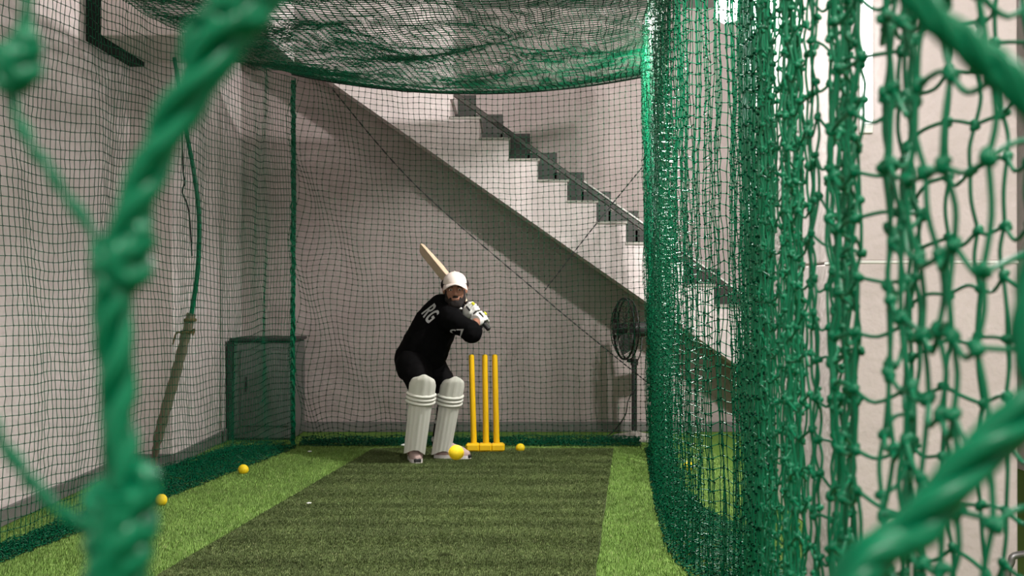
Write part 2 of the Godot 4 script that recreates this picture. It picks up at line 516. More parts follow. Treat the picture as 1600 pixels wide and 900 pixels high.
# short plastic pile: bunches of blades standing on the carpet
func tufts(parent: Node3D, on_mat: bool) -> void:
	var b := MB.new()
	var h := 0.008 if on_mat else 0.014
	for k in 4:
		var a := k * 2.4
		var o := Vector3(cos(a), 0, sin(a)) * 0.0034
		var sd := Vector3(-sin(a), 0, cos(a)) * 0.0013
		b.v.append_array([o - sd, o + sd, o * 2.6 + Vector3(0, h, 0)])
		var nn := (Vector3(cos(a), 0.9, sin(a))).normalized()
		b.n.append_array([nn, nn, nn])
		b.idx.append_array([k * 3, k * 3 + 1, k * 3 + 2])
	var a2 := []; a2.resize(Mesh.ARRAY_MAX)
	a2[Mesh.ARRAY_VERTEX] = b.v; a2[Mesh.ARRAY_NORMAL] = b.n; a2[Mesh.ARRAY_INDEX] = b.idx
	var am := ArrayMesh.new(); am.add_surface_from_arrays(Mesh.PRIMITIVE_TRIANGLES, a2)
	am.surface_set_material(0, M.blade)
	var rng := RandomNumberGenerator.new(); rng.seed = 77
	var tone := FastNoiseLite.new(); tone.seed = 5; tone.frequency = 1.6; tone.fractal_octaves = 3
	var xf: Array[Transform3D] = []; var cols: Array[Color] = []
	var n := 260000
	for i in n:
		var d := rng.randf_range(4.6, 9.9)
		if rng.randf() > lerpf(1.0, 0.55, (d - 4.6) / 5.3): continue
		var l := -1.052 + (d - 9.56) * 0.0998; var r := 0.755 + (d - 9.56) * 0.0968
		var x := 0.0
		if on_mat:
			if d > 9.63: continue
			x = rng.randf_range(l + 0.005, r - 0.005)
		else:
			x = rng.randf_range(-2.55, 1.48)
			if x > l and x < r and d < 9.65: continue
		var band := sin(d * 17.0 + 2.0 * sin(d * 3.7) + 0.15 * sin(x * 3.0)) if on_mat else 0.3 * tone.get_noise_2d(x * 3.0, d * 3.0)
		var bs := Basis(Vector3(1, 0, 0), (0.07 * band) + rng.randf_range(-0.35, 0.35)) * Basis(Vector3.UP, rng.randf_range(0, TAU))
		xf.append(Transform3D(bs.scaled(Vector3.ONE * rng.randf_range(0.75, 1.25)), Vector3(x, 0.011 if on_mat else 0.0, -d) - (parent.position if parent != self else Vector3.ZERO)))
		var v := rng.randf_range(0.7, 1.25) * (1.0 + 0.25 * tone.get_noise_2d(x, d))
		var c := Color(0.112, 0.160, 0.042) if on_mat else Color(0.225, 0.375, 0.078)
		if rng.randf() < 0.05: c = c.lerp(Color(0.5, 0.5, 0.25), 0.4)
		cols.append(Color(c.r * v, c.g * v, c.b * v))
	var mm := MultiMesh.new()
	mm.transform_format = MultiMesh.TRANSFORM_3D; mm.use_colors = true; mm.mesh = am
	mm.instance_count = xf.size()
	for i in xf.size():
		mm.set_instance_transform(i, xf[i]); mm.set_instance_color(i, cols[i])
	var mi := MultiMeshInstance3D.new()
	mi.name = "turf_pile"; mi.multimesh = mm; mi.set_meta("kind", "stuff")
	parent.add_child(mi, true)

func hooded_lamp(p: Vector3, energy: float, label: String) -> void:
	var lp := thing("hooded_lamp", label, "lamp", p)
	var b := MB.new(); b.ball(p, Vector3(0.06, 0.07, 0.06), Basis.IDENTITY, 16); put(b, "bulb", M.lamp, lp)
	b = MB.new(); b.lathe(p, [[0.02, 0.16], [0.06, 0.15], [0.10, 0.10], [0.19, 0.0], [0.20, -0.02], [0.19, -0.015], [0.095, 0.095], [0.05, 0.14]], 28); put(b, "hood", M.paper, lp)
	b = MB.new(); b.tube([p + Vector3(0, 0.15, 0), Vector3(p.x, CEIL, p.z)], 0.005, -1, 6); put(b, "cord", M.fan, lp)
	var l := SpotLight3D.new()
	l.name = "hood_light"; l.light_energy = energy; l.light_size = 0.08; l.light_color = Color(1, 0.985, 0.965)
	l.spot_angle = 62.0; l.spot_angle_attenuation = 0.6; l.spot_range = 20.0; l.spot_attenuation = 2.0; l.shadow_enabled = true
	add_child(l, true)
	l.look_at_from_position(p + Vector3(0, -0.09, 0), p + Vector3(0, -1, 0), Vector3.FORWARD)

func hanging_bulb(p: Vector3, energy: float, label: String) -> void:
	var lp := thing("hanging_bulb", label, "lamp", p)
	var lb := MB.new(); lb.ball(p, Vector3(0.085, 0.09, 0.085), Basis.IDENTITY, 20)
	put(lb, "bulb", M.lamp, lp)
	var ls := MB.new(); ls.lathe(p + Vector3(0, 0.065, 0), [[0.0, 0.0], [0.04, 0.0], [0.035, 0.07], [0.015, 0.09], [0.0, 0.09]], 14)
	put(ls, "socket", M.paper, lp)
	var lc := MB.new(); lc.tube([p + Vector3(0, 0.145, 0), Vector3(p.x, CEIL, p.z)], 0.004, -1, 6)
	put(lc, "cord", M.fan, lp)
	lamp_light("bulb_light", p, energy, 0.06, Color(1, 0.985, 0.965))

func staircase() -> void:
	var s := F / STAIR_D
	var t := thing("staircase", "white concrete staircase climbing to the left behind the back net", "staircase", Vector3(0.4, 0, -STAIR_D))
	var tread := 45.8 / s; var rise := 32.7 / s
	var x0 := (703.0 - 800.0) / s; var h0 := EYE + (456.0 - 182.0) / s
	var poly := PackedVector2Array()
	var steps := 15
	var slope := 0.698
	var xl := (520.0 - 800.0) / s; var hl := EYE + (456.0 - 130.0) / s
	poly.append(Vector2(xl - (CEIL - hl) / slope, CEIL))
	poly.append(Vector2(xl + hl / slope, 0.0))
	poly.append(Vector2(x0 + steps * tread, 0.0))
	for k in range(steps - 1, -1, -1):
		poly.append(Vector2(x0 + (k + 1) * tread, h0 - k * rise - 0.022))
		poly.append(Vector2(x0 + k * tread, h0 - k * rise - 0.022))
	poly.append(Vector2(x0, h0 + rise - 0.03))
	poly.append(Vector2(x0 + 0.026, h0 + rise - 0.03))
	poly.append(Vector2(x0 + 0.026, CEIL))
	var b := MB.new()
	b.extrude(poly, -FAR_D, -STAIR_D)
	put(b, "stringer", M.wall, t)
	for k in steps:
		var q := MB.new()
		q.box(Vector3(x0 + (k + 0.5) * tread + 0.006, h0 - k * rise - 0.012, -(STAIR_D + FAR_D) / 2 + 0.012), Vector3(tread + 0.02, 0.022, FAR_D - STAIR_D), 0.004)
		put(q, "tread", M.stone, t)
	# stepped skirting tiles on the far wall
	var fs := F / FAR_D
	for k in 11:
		var xr := (784.0 + 42.1 * k - 800.0) / fs - 42.1 / fs
		var ht := EYE + (456.0 - 179.0 - 30.1 * k) / fs + 30.1 / fs
		var q := MB.new()
		q.box(Vector3(xr - 0.12, ht - 0.16, -FAR_D + 0.012), Vector3(0.262, 0.32, 0.02), 0.003)
		put(q, "skirting_tile", M.tile_dark, t)
	# flat bar lying along the nosings
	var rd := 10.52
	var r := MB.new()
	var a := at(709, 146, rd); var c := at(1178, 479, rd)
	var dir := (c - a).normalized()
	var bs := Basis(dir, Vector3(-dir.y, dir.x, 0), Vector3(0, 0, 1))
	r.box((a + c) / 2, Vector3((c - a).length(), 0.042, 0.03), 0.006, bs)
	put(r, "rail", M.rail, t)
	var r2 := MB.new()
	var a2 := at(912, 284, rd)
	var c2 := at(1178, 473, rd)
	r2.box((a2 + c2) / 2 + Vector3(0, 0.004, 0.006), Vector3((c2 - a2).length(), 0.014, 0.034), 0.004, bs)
	put(r2, "rail_sheen_strip", M.rail_sheen, t)  # pale strip draws a glossy reflection along the lower rail

# ------------------------------------------------------------------ nets
var nz := FastNoiseLite.new()
func net_from(pts: Array, parent: Node, m: Material, r: float, knot: float, called := "mesh_cords", sides := 3, skip := 0.0, rng: RandomNumberGenerator = null) -> void:
	var b := MB.new(); var kb := MB.new()
	for i in pts.size():
		for j in pts[i].size():
			var p: Vector3 = pts[i][j]
			if j + 1 < pts[i].size(): b.cord(p, pts[i][j + 1], r, sides)
			if i + 1 < pts.size() and j < pts[i + 1].size(): b.cord(p, pts[i + 1][j], r, sides)
			if knot > 0: kb.octa(p, knot)
	put(b, called, m, parent, "stuff")
	if knot > 0: put(kb, "knots", m, parent, "stuff")

func left_x(d: float) -> float: return maxf(-1.66 - (9.75 - d) * 0.142, -2.5)
const CELL := 0.045
func top_h(u: float) -> float:      # height of the sagging rope over the back net, u 0..1 from left to right
	return 2.815 - 0.135 * (1.0 - pow(absf(u * 2.0 - 1.04), 2.0))

func nets() -> void:
	right_path()
	nz.noise_type = FastNoiseLite.TYPE_SIMPLEX_SMOOTH; nz.frequency = 1.0; nz.seed = 11; nz.fractal_octaves = 2
	var rng := RandomNumberGenerator.new(); rng.seed = 21
	# ---- left side net
	var t := thing("side_net", "green square-mesh net hanging along the white left wall", "net", Vector3(-2.0, 0, -7.5))
	var pts := []
	var d := 9.78
	var rows := 62
	while d > 3.4:
		var col := []
		var corner := clampf((d - 8.3) / 1.2, 0.0, 1.0)
		for j in rows:
			var y := 0.05 + j * CELL
			var x := left_x(d) + 0.05 * nz.get_noise_2d(d * 1.3, y * 0.35) + corner * 0.019 * sin(d * 12.0 + 0.4 * sin(y * 2.0))
			var dy := 0.03 * nz.get_noise_2d(d * 1.1 + 40.0, y * 0.6) - 0.015 * sin(d * 2.4)
			col.append(Vector3(x + rng.randf_range(-0.003, 0.003), maxf(y + dy, 0.012), -d + rng.randf_range(-0.004, 0.004)))
		pts.append(col)
		d -= CELL * lerpf(0.93, 0.72, corner)
	net_from(pts, t, M.net, 0.0019, 0.0050)
	# slack netting heaped along its foot, towards the wall
	pile(t, func(s: float) -> Vector3: return Vector3(left_x(lerpf(9.7, 3.6, s)), 0, -lerpf(9.7, 3.6, s)), Vector3(-1, 0, 0.15), func(s: float) -> float: return lerpf(0.50, 0.16, smoothstep(0.2, 0.5, s)), 6.4, 0.07, rng, 0.06)
	# dark border rope at the far corner
	var br := MB.new()
	var cp := []
	for i in 30: cp.append(Vector3(-1.665 + 0.012 * nz.get_noise_1d(i * 0.5), 0.03 + i * 0.0955, -9.74 + 0.012 * nz.get_noise_1d(i * 0.5 + 50)))
	br.tube(cp, 0.014, 0.011, 7)
	for w in 3:
		var tw := []
		for i in 160: 
			var a := i * 0.45 + w * TAU / 3
			tw.append(Vector3(-1.665 + 0.021 * cos(a) * (0.6 + 0.5 * nz.get_noise_1d(i * 0.2 + w * 9)), 0.03 + i * 0.0174, -9.735 + 0.021 * sin(a)))
		br.tube(tw, 0.006, -1, 5)
	put(br, "corner_rope", M.net, t)
	# ---- back net
	t = thing("back_net", "dark green net hanging in front of the staircase behind the batter", "net", Vector3(-0.3, 0, -9.75))
	pts = []
	var n_col := 64
	for i in n_col:
		var u := float(i) / (n_col - 1)
		var col := []
		var left := pow(1.0 - u, 5.0)
		for j in 64:
			var v := j / 63.0
			var uu := u + left * 0.018 * sin(v * 20.0 + u * 30.0) + 0.0025 * nz.get_noise_2d(u * 9.0, v * 6.0)
			var x := lerpf(-1.655, 1.035 - v * 0.06, uu)
			var y := 0.04 + v * (top_h(u) - 0.04) - 0.035 * left * sin(u * 40.0) * (1.0 - v) + 0.012 * nz.get_noise_2d(u * 7.0 + 20.0, v * 5.0)
			var dd := lerpf(9.82, 9.62, v) - 0.05 * nz.get_noise_2d(u * 5.0 + 70.0, v * 2.0) + left * 0.05 * sin(u * 60.0)
			col.append(Vector3(x + rng.randf_range(-0.002, 0.002), y, -dd))
		pts.append(col)
	net_from(pts, t, M.net, 0.0019, 0.0060)
	pile(t, func(s: float) -> Vector3: return Vector3(lerpf(-1.62, 0.98, s), 0, -9.83), Vector3(0, 0, -1), func(s: float) -> float: return 0.22 + 0.04 * s, 2.8, 0.075, rng, 0.06)
	var rp := MB.new(); var rc := []
	for i in 41:
		var u := i / 40.0
		rc.append(Vector3(lerpf(-1.655, 0.975, u), top_h(u), -9.61))
	rp.tube(rc, 0.0085, -1, 6)
	put(rp, "top_rope", M.rope_dark, t)
	for line in [[[520, 140], [650, 290], [850, 465], [940, 540], [1012, 598]], [[1003, 262], [925, 358], [850, 455]]]:
		var q := []
		for p in line: q.append(at(p[0], p[1], 9.66))
		var cc := curve(q, 12)
		var sm := MB.new()
		sm.tube(cc, 0.0022, -1, 5)
		for i in range(0, cc.size() - 1):
			sm.cord(cc[i], (cc[i] as Vector3).lerp(cc[i + 1], 0.55), 0.0052, 5)
		put(sm, "mending_seam", M.rope_dark, t)
	# ---- ceiling net
	t = thing("ceiling_net", "green net canopy stretched overhead, sagging above the batter", "net", Vector3(-0.4, 2.7, -8.0))
	pts = []
	for i in 62:
		var u := i / 61.0
		var col := []
		d = 9.6
		var j := 0
		while d > 4.2:
			var w := 9.6 - d
			var xl := lerpf(-1.655, left_x(d), smoothstep(0.0, 0.6, w)); var xr := right_x(d) - 0.06
			var belly := 0.05 * smoothstep(0.0, 0.5, w) * sin(PI * clampf(u, 0, 1))
			var y := lerpf(top_h(u), 2.735 - 0.05 * sin(PI * u), smoothstep(0.0, 1.2, w)) - belly + 0.035 * nz.get_noise_2d(u * 3.0 + 5.0, d * 0.8) * minf(w, 1.0)
			if u < 0.3 and d > 7.6 and d < 8.9: y = minf(y, 2.73)
			col.append(Vector3(lerpf(xl, xr, u) + 0.02 * nz.get_noise_2d(u * 6.0, d * 2.0), y, -d))
			d -= CELL
			j += 1
		pts.append(col)
	net_from(pts, t, M.net, 0.0024, 0.0052)
	# the canopy is doubled: a second layer lies loosely on the first
	for i in pts.size():
		for j in pts[i].size():
			var q: Vector3 = pts[i][j]
			pts[i][j] = q + Vector3(0.021 + 0.01 * sin(j * 0.2), 0.022 + 0.015 * nz.get_noise_2d(i * 0.1, j * 0.1), 0.02)
	net_from(pts, t, M.net, 0.0022, 0.0, "upper_layer")
	right_net(rng)
	# ---- rope hanging on the left net
	t = thing("hanging_rope", "green rope with a brown wrapped tail hanging on the left net", "rope", at(240, 735, 8.45))
	var up := curve([at(272, 90, 8.35), at(290, 200, 8.3), at(303, 270, 8.28), at(311, 340, 8.28), at(309, 420, 8.28), at(299, 492, 8.28)], 8)
	var g := MB.new(); g.tube(up, 0.013, 0.016, 8)
	put(g, "green_rope", M.net, t)
	var lo := curve([at(299, 490, 8.28), at(290, 525, 8.28), at(276, 580, 8.28), at(259, 640, 8.3), at(246, 690, 8.35), at(240, 728, 8.45)], 8)
	var lrad := []
	for i in lo.size(): lrad.append(lerpf(0.027, 0.033, sin(PI * i / lo.size())) + 0.003 * sin(i * 1.7) - (0.008 if i > lo.size() - 9 else 0.0))
	var w := MB.new(); w.tube(lo, 0.03, -1, 10, true, lrad)
	put(w, "canvas_wrap", M.canvas, t)
	for py in [500.0, 519.0]:
		var tie := MB.new()
		var c0 := at(297 - (py - 500) * 0.3, py, 8.28)
		var ring := []
		for i in 25: ring.append(c0 + Vector3(0.036 * cos(i * TAU / 12), 0.004 * sin(i * 0.9), 0.036 * sin(i * TAU / 12)))
		tie.tube(ring, 0.008, -1, 6)
		if py > 510:
			tie.tube(curve([c0 + Vector3(0.03, 0, 0.03), c0 + Vector3(0.06, 0.02, 0.03), c0 + Vector3(0.05, -0.02, 0.04)], 5), 0.006, -1, 5)
			tie.tube(curve([c0 + Vector3(-0.03, 0, 0.03), c0 + Vector3(-0.06, -0.01, 0.03), c0 + Vector3(-0.08, -0.08, 0.03)], 5), 0.006, -1, 5)
		put(tie, "twine_tie", M.twine, t)
	var ch := MB.new(); ch.tube(curve([at(284, 195, 8.3), at(286, 265, 8.3), at(289, 285, 8.3), at(285, 300, 8.3), at(295, 330, 8.3), at(300, 400, 8.3)], 6), 0.005, -1, 5)
	put(ch, "thin_cord", M.rope_dark, t)

# slack net on the floor: a sheet of mesh crumpled along a line
func pile(parent: Node, path: Callable, side: Vector3, width: Callable, length: float, height: float, rng: RandomNumberGenerator, seed_off: float, layers := 3) -> void:
	var n := int(length / 0.036)
	for l in layers:
		var rows := 13
		var pts := []
		for i in n:
			var s := float(i) / (n - 1)
			var col := []
			var wd: float = width.call(s)
			var p0: Vector3 = path.call(s)
			for j in rows:
				var v := float(j) / (rows - 1)
				var q := v * wd * (1.0 + 0.25 * nz.get_noise_2d(s * length * 2.0 + l * 13.0, v * 2.0)) - 0.03
				var y := 0.008 + (height * (0.35 + 0.3 * l)) * pow(sin(PI * clampf(v * 0.85 + 0.1, 0, 1)), 0.8) * (0.75 + 0.7 * nz.get_noise_2d(s * length * 3.0 + l * 31.0 + seed_off * 100.0, v * 4.0))
				col.append(p0 + side * q + Vector3(rng.randf_range(-0.012, 0.012), maxf(y + rng.randf_range(-0.008, 0.008), 0.006), rng.randf_range(-0.012, 0.012)))
			pts.append(col)
		net_from(pts, parent, M.net, 0.0019, 0.0048, "slack_netting")

# the right-hand net hangs in folds from beside the viewer to the far corner: [x, distance] along its foot
var RP := []
func right_x(d: float) -> float:
	var best := 1.04
	for i in RP.size() - 1:
		if (RP[i].y - d) * (RP[i + 1].y - d) <= 0.0: best = lerpf(RP[i].x, RP[i + 1].x, clampf((d - RP[i].y) / (RP[i + 1].y - RP[i].y + 1e-6), 0, 1))
	return best
func right_path() -> void:
	for q in [[1430, 1.12], [1500, 1.06], [1590, 1.0], [1690, 0.85], [1680, 0.70], [1600, 0.64], [1510, 0.64], [1440, 0.70], [1410, 0.84], [1408, 0.98], [1375, 1.02], [1338, 1.06], [1320, 1.26], [1322, 1.46], [1290, 1.46], [1258, 1.56], [1243, 1.85], [1238, 2.1], [1212, 2.25], [1200, 2.6], [1202, 3.0], [1188, 3.4], [1180, 4.0], [1172, 4.6], [1150, 4.95], [1112, 5.2], [1076, 5.55], [1056, 6.0], [1040, 7.0], [1030, 8.0], [1024, 9.0], [1018, 9.85]]:
		RP.append(Vector2((q[0] - 800.0) * q[1] / F, q[1]))
func right_net(rng: RandomNumberGenerator) -> void:
	var t := thing("side_net", "bright green net bunched in hanging folds, running along the right side to the viewer", "net", Vector3(0.85, 0, -5.0))
	# even steps along the folded line
	var line := []
	for i in RP.size() - 1:
		var a: Vector2 = RP[i]; var b0: Vector2 = RP[i + 1]
		for s in 40: line.append(a.cubic_interpolate(b0, RP[maxi(i - 1, 0)], RP[mini(i + 2, RP.size() - 1)], s / 40.0))
	var cols := [line[0]]; var run := 0.0
	for i in range(1, line.size()):
		run += (line[i] as Vector2).distance_to(line[i - 1])
		var dd: float = line[i].y
		var step := CELL * (0.90 if dd < 1.15 else 0.56 if dd < 4.6 else 0.40 if dd < 5.7 else 0.48)
		if run >= step: cols.append(line[i]); run = 0.0
	var far := []; var near := []
	for i in cols.size():
		var c: Vector2 = cols[i]; var d := c.y
		var tan2: Vector2 = (cols[mini(i + 1, cols.size() - 1)] - cols[maxi(i - 1, 0)]).normalized()
		var nrm := Vector2(-tan2.y, tan2.x)
		var amp := 0.032 if d > 5.7 else 0.022 if d > 3.0 else 0.010
		var col := []
		for j in 66:
			var y := j * CELL + 0.018 * sin(i * 0.35) + 0.01 + 0.004 * sin(i * 2.3) + d * 0.004
			var f := amp * sin(i * 1.15 + 1.3 * sin(i * 0.21) + 1.2 * nz.get_noise_2d(i * 0.08, y * 0.7)) + amp * 0.8 * nz.get_noise_2d(i * 0.13 + 30.0, y * 1.1)
			var p := c + nrm * f
			var jit := 0.003 if d > 2.6 else 0.0045
			col.append(Vector3(p.x - 0.055 * y / 2.9 * clampf(d / 9.0, 0, 1) + rng.randf_range(-jit, jit), maxf(y + rng.randf_range(-jit, jit) * 1.6, 0.008), -p.y + rng.randf_range(-jit, jit)))
		if d < 2.5 or i < 20: near.append(col)
		elif far.is_empty() and near.size(): far.append(near[-1]); far.append(col)
		else: far.append(col)
	net_from(far, t, M.net, 0.0019, 0.0052, "mesh_cords", 4)
	# nearer part: rounder cords that bend between their knots
	var b := MB.new(); var kb := MB.new()
	for i in near.size():
		for j in near[i].size():
			var p: Vector3 = near[i][j]
			if p.y < 0.35 or p.y > 2.1:
				if j + 1 < near[i].size(): b.cord(p, near[i][j + 1], 0.0018, 4)
				if i + 1 < near.size(): b.cord(p, near[i + 1][j], 0.0018, 4)
				continue
			for nb in [[i, j + 1], [i + 1, j]]:
				if nb[0] >= near.size() or nb[1] >= near[i].size(): continue
				var q: Vector3 = near[nb[0]][nb[1]]
				var bend := Vector3(rng.randf_range(-1, 1), 0, rng.randf_range(-1, 1)) * 0.0035
				if nb[0] > i: bend = Vector3(rng.randf_range(-1, 1) * 0.004, rng.randf_range(-0.014, 0.006), 0)
				b.tube(curve([p, (p + q) / 2 + bend, q], 4), 0.0017, -1, 6, false)
			var bs := Basis(Vector3(rng.randf_range(-1, 1), rng.randf_range(-1, 1), 1).normalized(), rng.randf_range(0, TAU))
			kb.ball(p, Vector3(0.0042, 0.0058, 0.0042), bs, 8)
			kb.ball(p + bs * Vector3(0.0026, 0.002, 0), Vector3(0.0036, 0.0030, 0.0040), bs, 8)
	put(b, "near_cords", M.net, t, "stuff")
	put(kb, "near_knots", M.net, t, "stuff")
	pile(t, func(s: float) -> Vector3: return Vector3(right_x(lerpf(9.6, 4.2, s)) - 0.02, 0, -lerpf(9.6, 4.2, s)), Vector3(1, 0, 0.1), func(s: float) -> float: return lerpf(0.18, 0.42, smoothstep(0.35, 0.7, s)), 5.5, 0.07, rng, 0.3)

# ------------------------------------------------------------------ the cords right in front of the viewer
func twisted(line: Array, r: float, strands: int, turns: float, b: MB, radii := []) -> void:
	var c := curve(line, 10)
	for s in strands:
		var out := []; var rad := []
		for i in c.size():
			var tt: Vector3 = (c[mini(i + 1, c.size() - 1)] - c[maxi(i - 1, 0)]).normalized()
			var x := tt.cross(Vector3(0, 0, 1)).normalized()
			var y := tt.cross(x)
			var u := float(i) / (c.size() - 1)
			var rr := r
			if radii.size():
				var f := u * (radii.size() - 1); var k := mini(int(f), radii.size() - 2)
				rr = lerpf(radii[k], radii[k + 1], f - k)
			var a := turns * TAU * u + s * TAU / strands + 0.7 * sin(u * 9.0 + s * 2.0)
			out.append(c[i] + (x * cos(a) + y * sin(a)) * rr * 0.5)
			rad.append(rr * (0.50 + 0.10 * sin(u * 23.0 + s * 2.6)))
		b.tube(out, r, -1, 10, true, rad)

func near_cords() -> void:
	var D := 0.30
	var t := thing("net_cord_bunch", "thick blurred green net cords hanging close to the viewer on the left", "net", at(180, 900, D))
	var b := MB.new()
	twisted([at(430, -60, D), at(372, 20, D), at(318, 110, D), at(252, 225, D), at(215, 315, D), at(190, 400, D)], 0.005, 5, 1.3, b, [0.0078, 0.0062, 0.0052, 0.0052, 0.005, 0.005])
	put(b, "cord", M.net, t)
	b = MB.new()
	twisted([at(190, 400, D), at(176, 480, D), at(183, 580, D), at(186, 680, D), at(195, 760, D)], 0.0046, 5, 1.1, b)
	put(b, "cord", M.net, t)
	b = MB.new()
	twisted([at(195, 770, D), at(190, 830, D), at(178, 900, D), at(165, 1000, D)], 0.0078, 6, 0.7, b)
	put(b, "cord", M.net, t)
	b = MB.new(); twisted([at(48, -40, D), at(40, 30, D), at(26, 95, D)], 0.0019, 2, 2.0, b); put(b, "cord", M.net, t)
	b = MB.new(); twisted([at(14, 130, D), at(38, 205, D), at(90, 285, D), at(165, 385, D)], 0.0017, 2, 3.0, b); put(b, "cord", M.net, t)
	b = MB.new(); twisted([at(-25, 640, D), at(25, 718, D), at(80, 785, D), at(150, 828, D)], 0.0020, 2, 3.0, b); put(b, "cord", M.net, t)
	b = MB.new(); twisted([at(288, 95, D), at(300, 50, D), at(330, 18, D), at(372, 8, D)], 0.0023, 2, 1.5, b); put(b, "cord", M.net, t)
	for k in [[22, 98, 0.0050, 0.0062], [188, 405, 0.0066, 0.0075], [186, 800, 0.0090, 0.0100], [372, 0, 0.0080, 0.0075]]:
		b = MB.new()
		var c := at(k[0], k[1], D)
		for w in 6:
			var bs := Basis(Vector3(sin(w * 2.1), cos(w * 1.7), 0.5).normalized(), w * 1.4)
			var cc := c + Vector3(sin(w * 4.1) * k[2] * 0.35, (w - 2.5) * k[3] * 0.22, cos(w * 2.7) * 0.001)
			var ring := []
			for i in 15: ring.append(cc + bs * Vector3(cos(i * TAU / 14) * k[2] * 0.58, sin(i * TAU / 14) * k[3] * 0.42, 0.001 * sin(i * 0.9)))
			b.tube(ring, 0.0021 + 0.0004 * (w % 3), -1, 8)
		b.ball(c, Vector3(k[2] * 0.45, k[3] * 0.5, k[2] * 0.45), Basis.IDENTITY, 12)
		put(b, "knot", M.net, t)
	t = thing("border_cord", "thick blurred green border rope slanting across the right foreground", "rope", at(1500, 900, 0.36))
	var E := 0.36
	b = MB.new(); twisted([at(1390, -60, E), at(1450, 15, E), at(1520, 75, E), at(1585, 130, E), at(1660, 215, E)], 0.0050, 5, 1.0, b); put(b, "cord", M.net, t)
	b = MB.new(); twisted([at(1680, 590, E), at(1600, 650, E), at(1510, 735, E), at(1430, 825, E), at(1350, 880, E), at(1310, 960, E)], 0.0066, 5, 1.2, b); put(b, "cord", M.net, t)
	b = MB.new(); twisted([at(1660, 200, E), at(1640, 330, E), at(1600, 480, E), at(1615, 590, E), at(1650, 640, E)], 0.0042, 3, 2.0, b); put(b, "cord", M.net, t)

# ------------------------------------------------------------------ wicket and balls
func wicket_and_balls() -> void:
	var D := 9.41
	var t := thing("wicket", "yellow plastic wicket of three stumps on a bar base", "wicket", on_floor(758, 709))
	var b := MB.new()
	var c := on_floor(758, 709)
	for e in [-0.092, 0.0, 0.092]:
		b.box(c + Vector3(e, 0.043, -0.05), Vector3(0.104, 0.062, 0.10), 0.014)
	b.box(c + Vector3(0, 0.04, -0.05), Vector3(0.27, 0.056, 0.085), 0.008)
	put(b, "base", M.yellow, t)
	for s in [[736.5, 740.5], [757.5, 759.5], [773.0, 776.0]]:
		var m := MB.new()
		var lo := at(s[1], 698, D + 0.05); var hi := at(s[0], 556, D + 0.05)
		lo.y = 0.06
		var dir := (hi - lo).normalized()
		m.tube([lo, lo.lerp(hi, 0.5), hi, hi + dir * 0.006, hi + dir * 0.010], 0.02, -1, 16, true, [0.0225, 0.021, 0.0205, 0.017, 0.009])
		put(m, "stump", M.yellow, t)
	for q in [[813, 707.0, "yellow ball lying on the turf beside the wicket"], [380.5, 741.5, "yellow ball on the light turf by the left net"], [252, 790.5, "yellow ball half hidden by the blurred cord on the left"], [157, 911.0, "yellow ball at the very bottom of the left cord"], [1070, 744.0, "yellow ball glimpsed behind the folds of the right net"]]:
		var p := on_floor(q[0], q[1])
		if q[0] == 1070: p = Vector3(1.17, 0, -8.5)
		one_ball(p + Vector3(0, 0.0335, 0), q[2])
	one_ball(at(713, 707, 5.6), "yellow ball flying low towards the batter's front foot")
	for q in [[632, 690, "scrap of white paper lying at the foot of the back net", 0.022], [483, 791, "tiny white scrap on the olive strip", 0.011], [484, 709, "small pale pebble on the light turf by the far corner", 0.012]]:
		var g := MB.new()
		var p := on_floor(q[0], q[1]) if q[0] != 632 else at(632, 690, 9.5)
		if q[0] == 632: p = on_floor(632, 700)
		g.ball(p + Vector3(0, q[3] * 0.5 + 0.012, 0), Vector3(q[3] * 1.5, q[3] * 0.55, q[3]), Basis(Vector3.UP, 0.5), 7)
		var o := put(g, numbered("paper_scrap"), M.paper)
		o.set_meta("label", q[2]); o.set_meta("category", "litter")

func one_ball(c: Vector3, label: String) -> void:
	var t := thing("cricket_ball", label, "ball", c - Vector3(0, 0.0335, 0), "yellow practice balls")
	var b := MB.new(); b.ball(c, Vector3.ONE * 0.0335, Basis.IDENTITY, 20)
	put(b, "cover", M.ball, t)
	var s := MB.new(); var ring := []
	var bs := Basis(Vector3(0.3, 0.2, 0.9).normalized(), c.x * 7.0)
	for i in 29: ring.append(c + bs * Vector3(cos(i * TAU / 28), sin(i * TAU / 28), 0) * 0.0333)
	s.tube(ring, 0.0012, -1, 5, false)
	put(s, "seam", M.yellow, t)

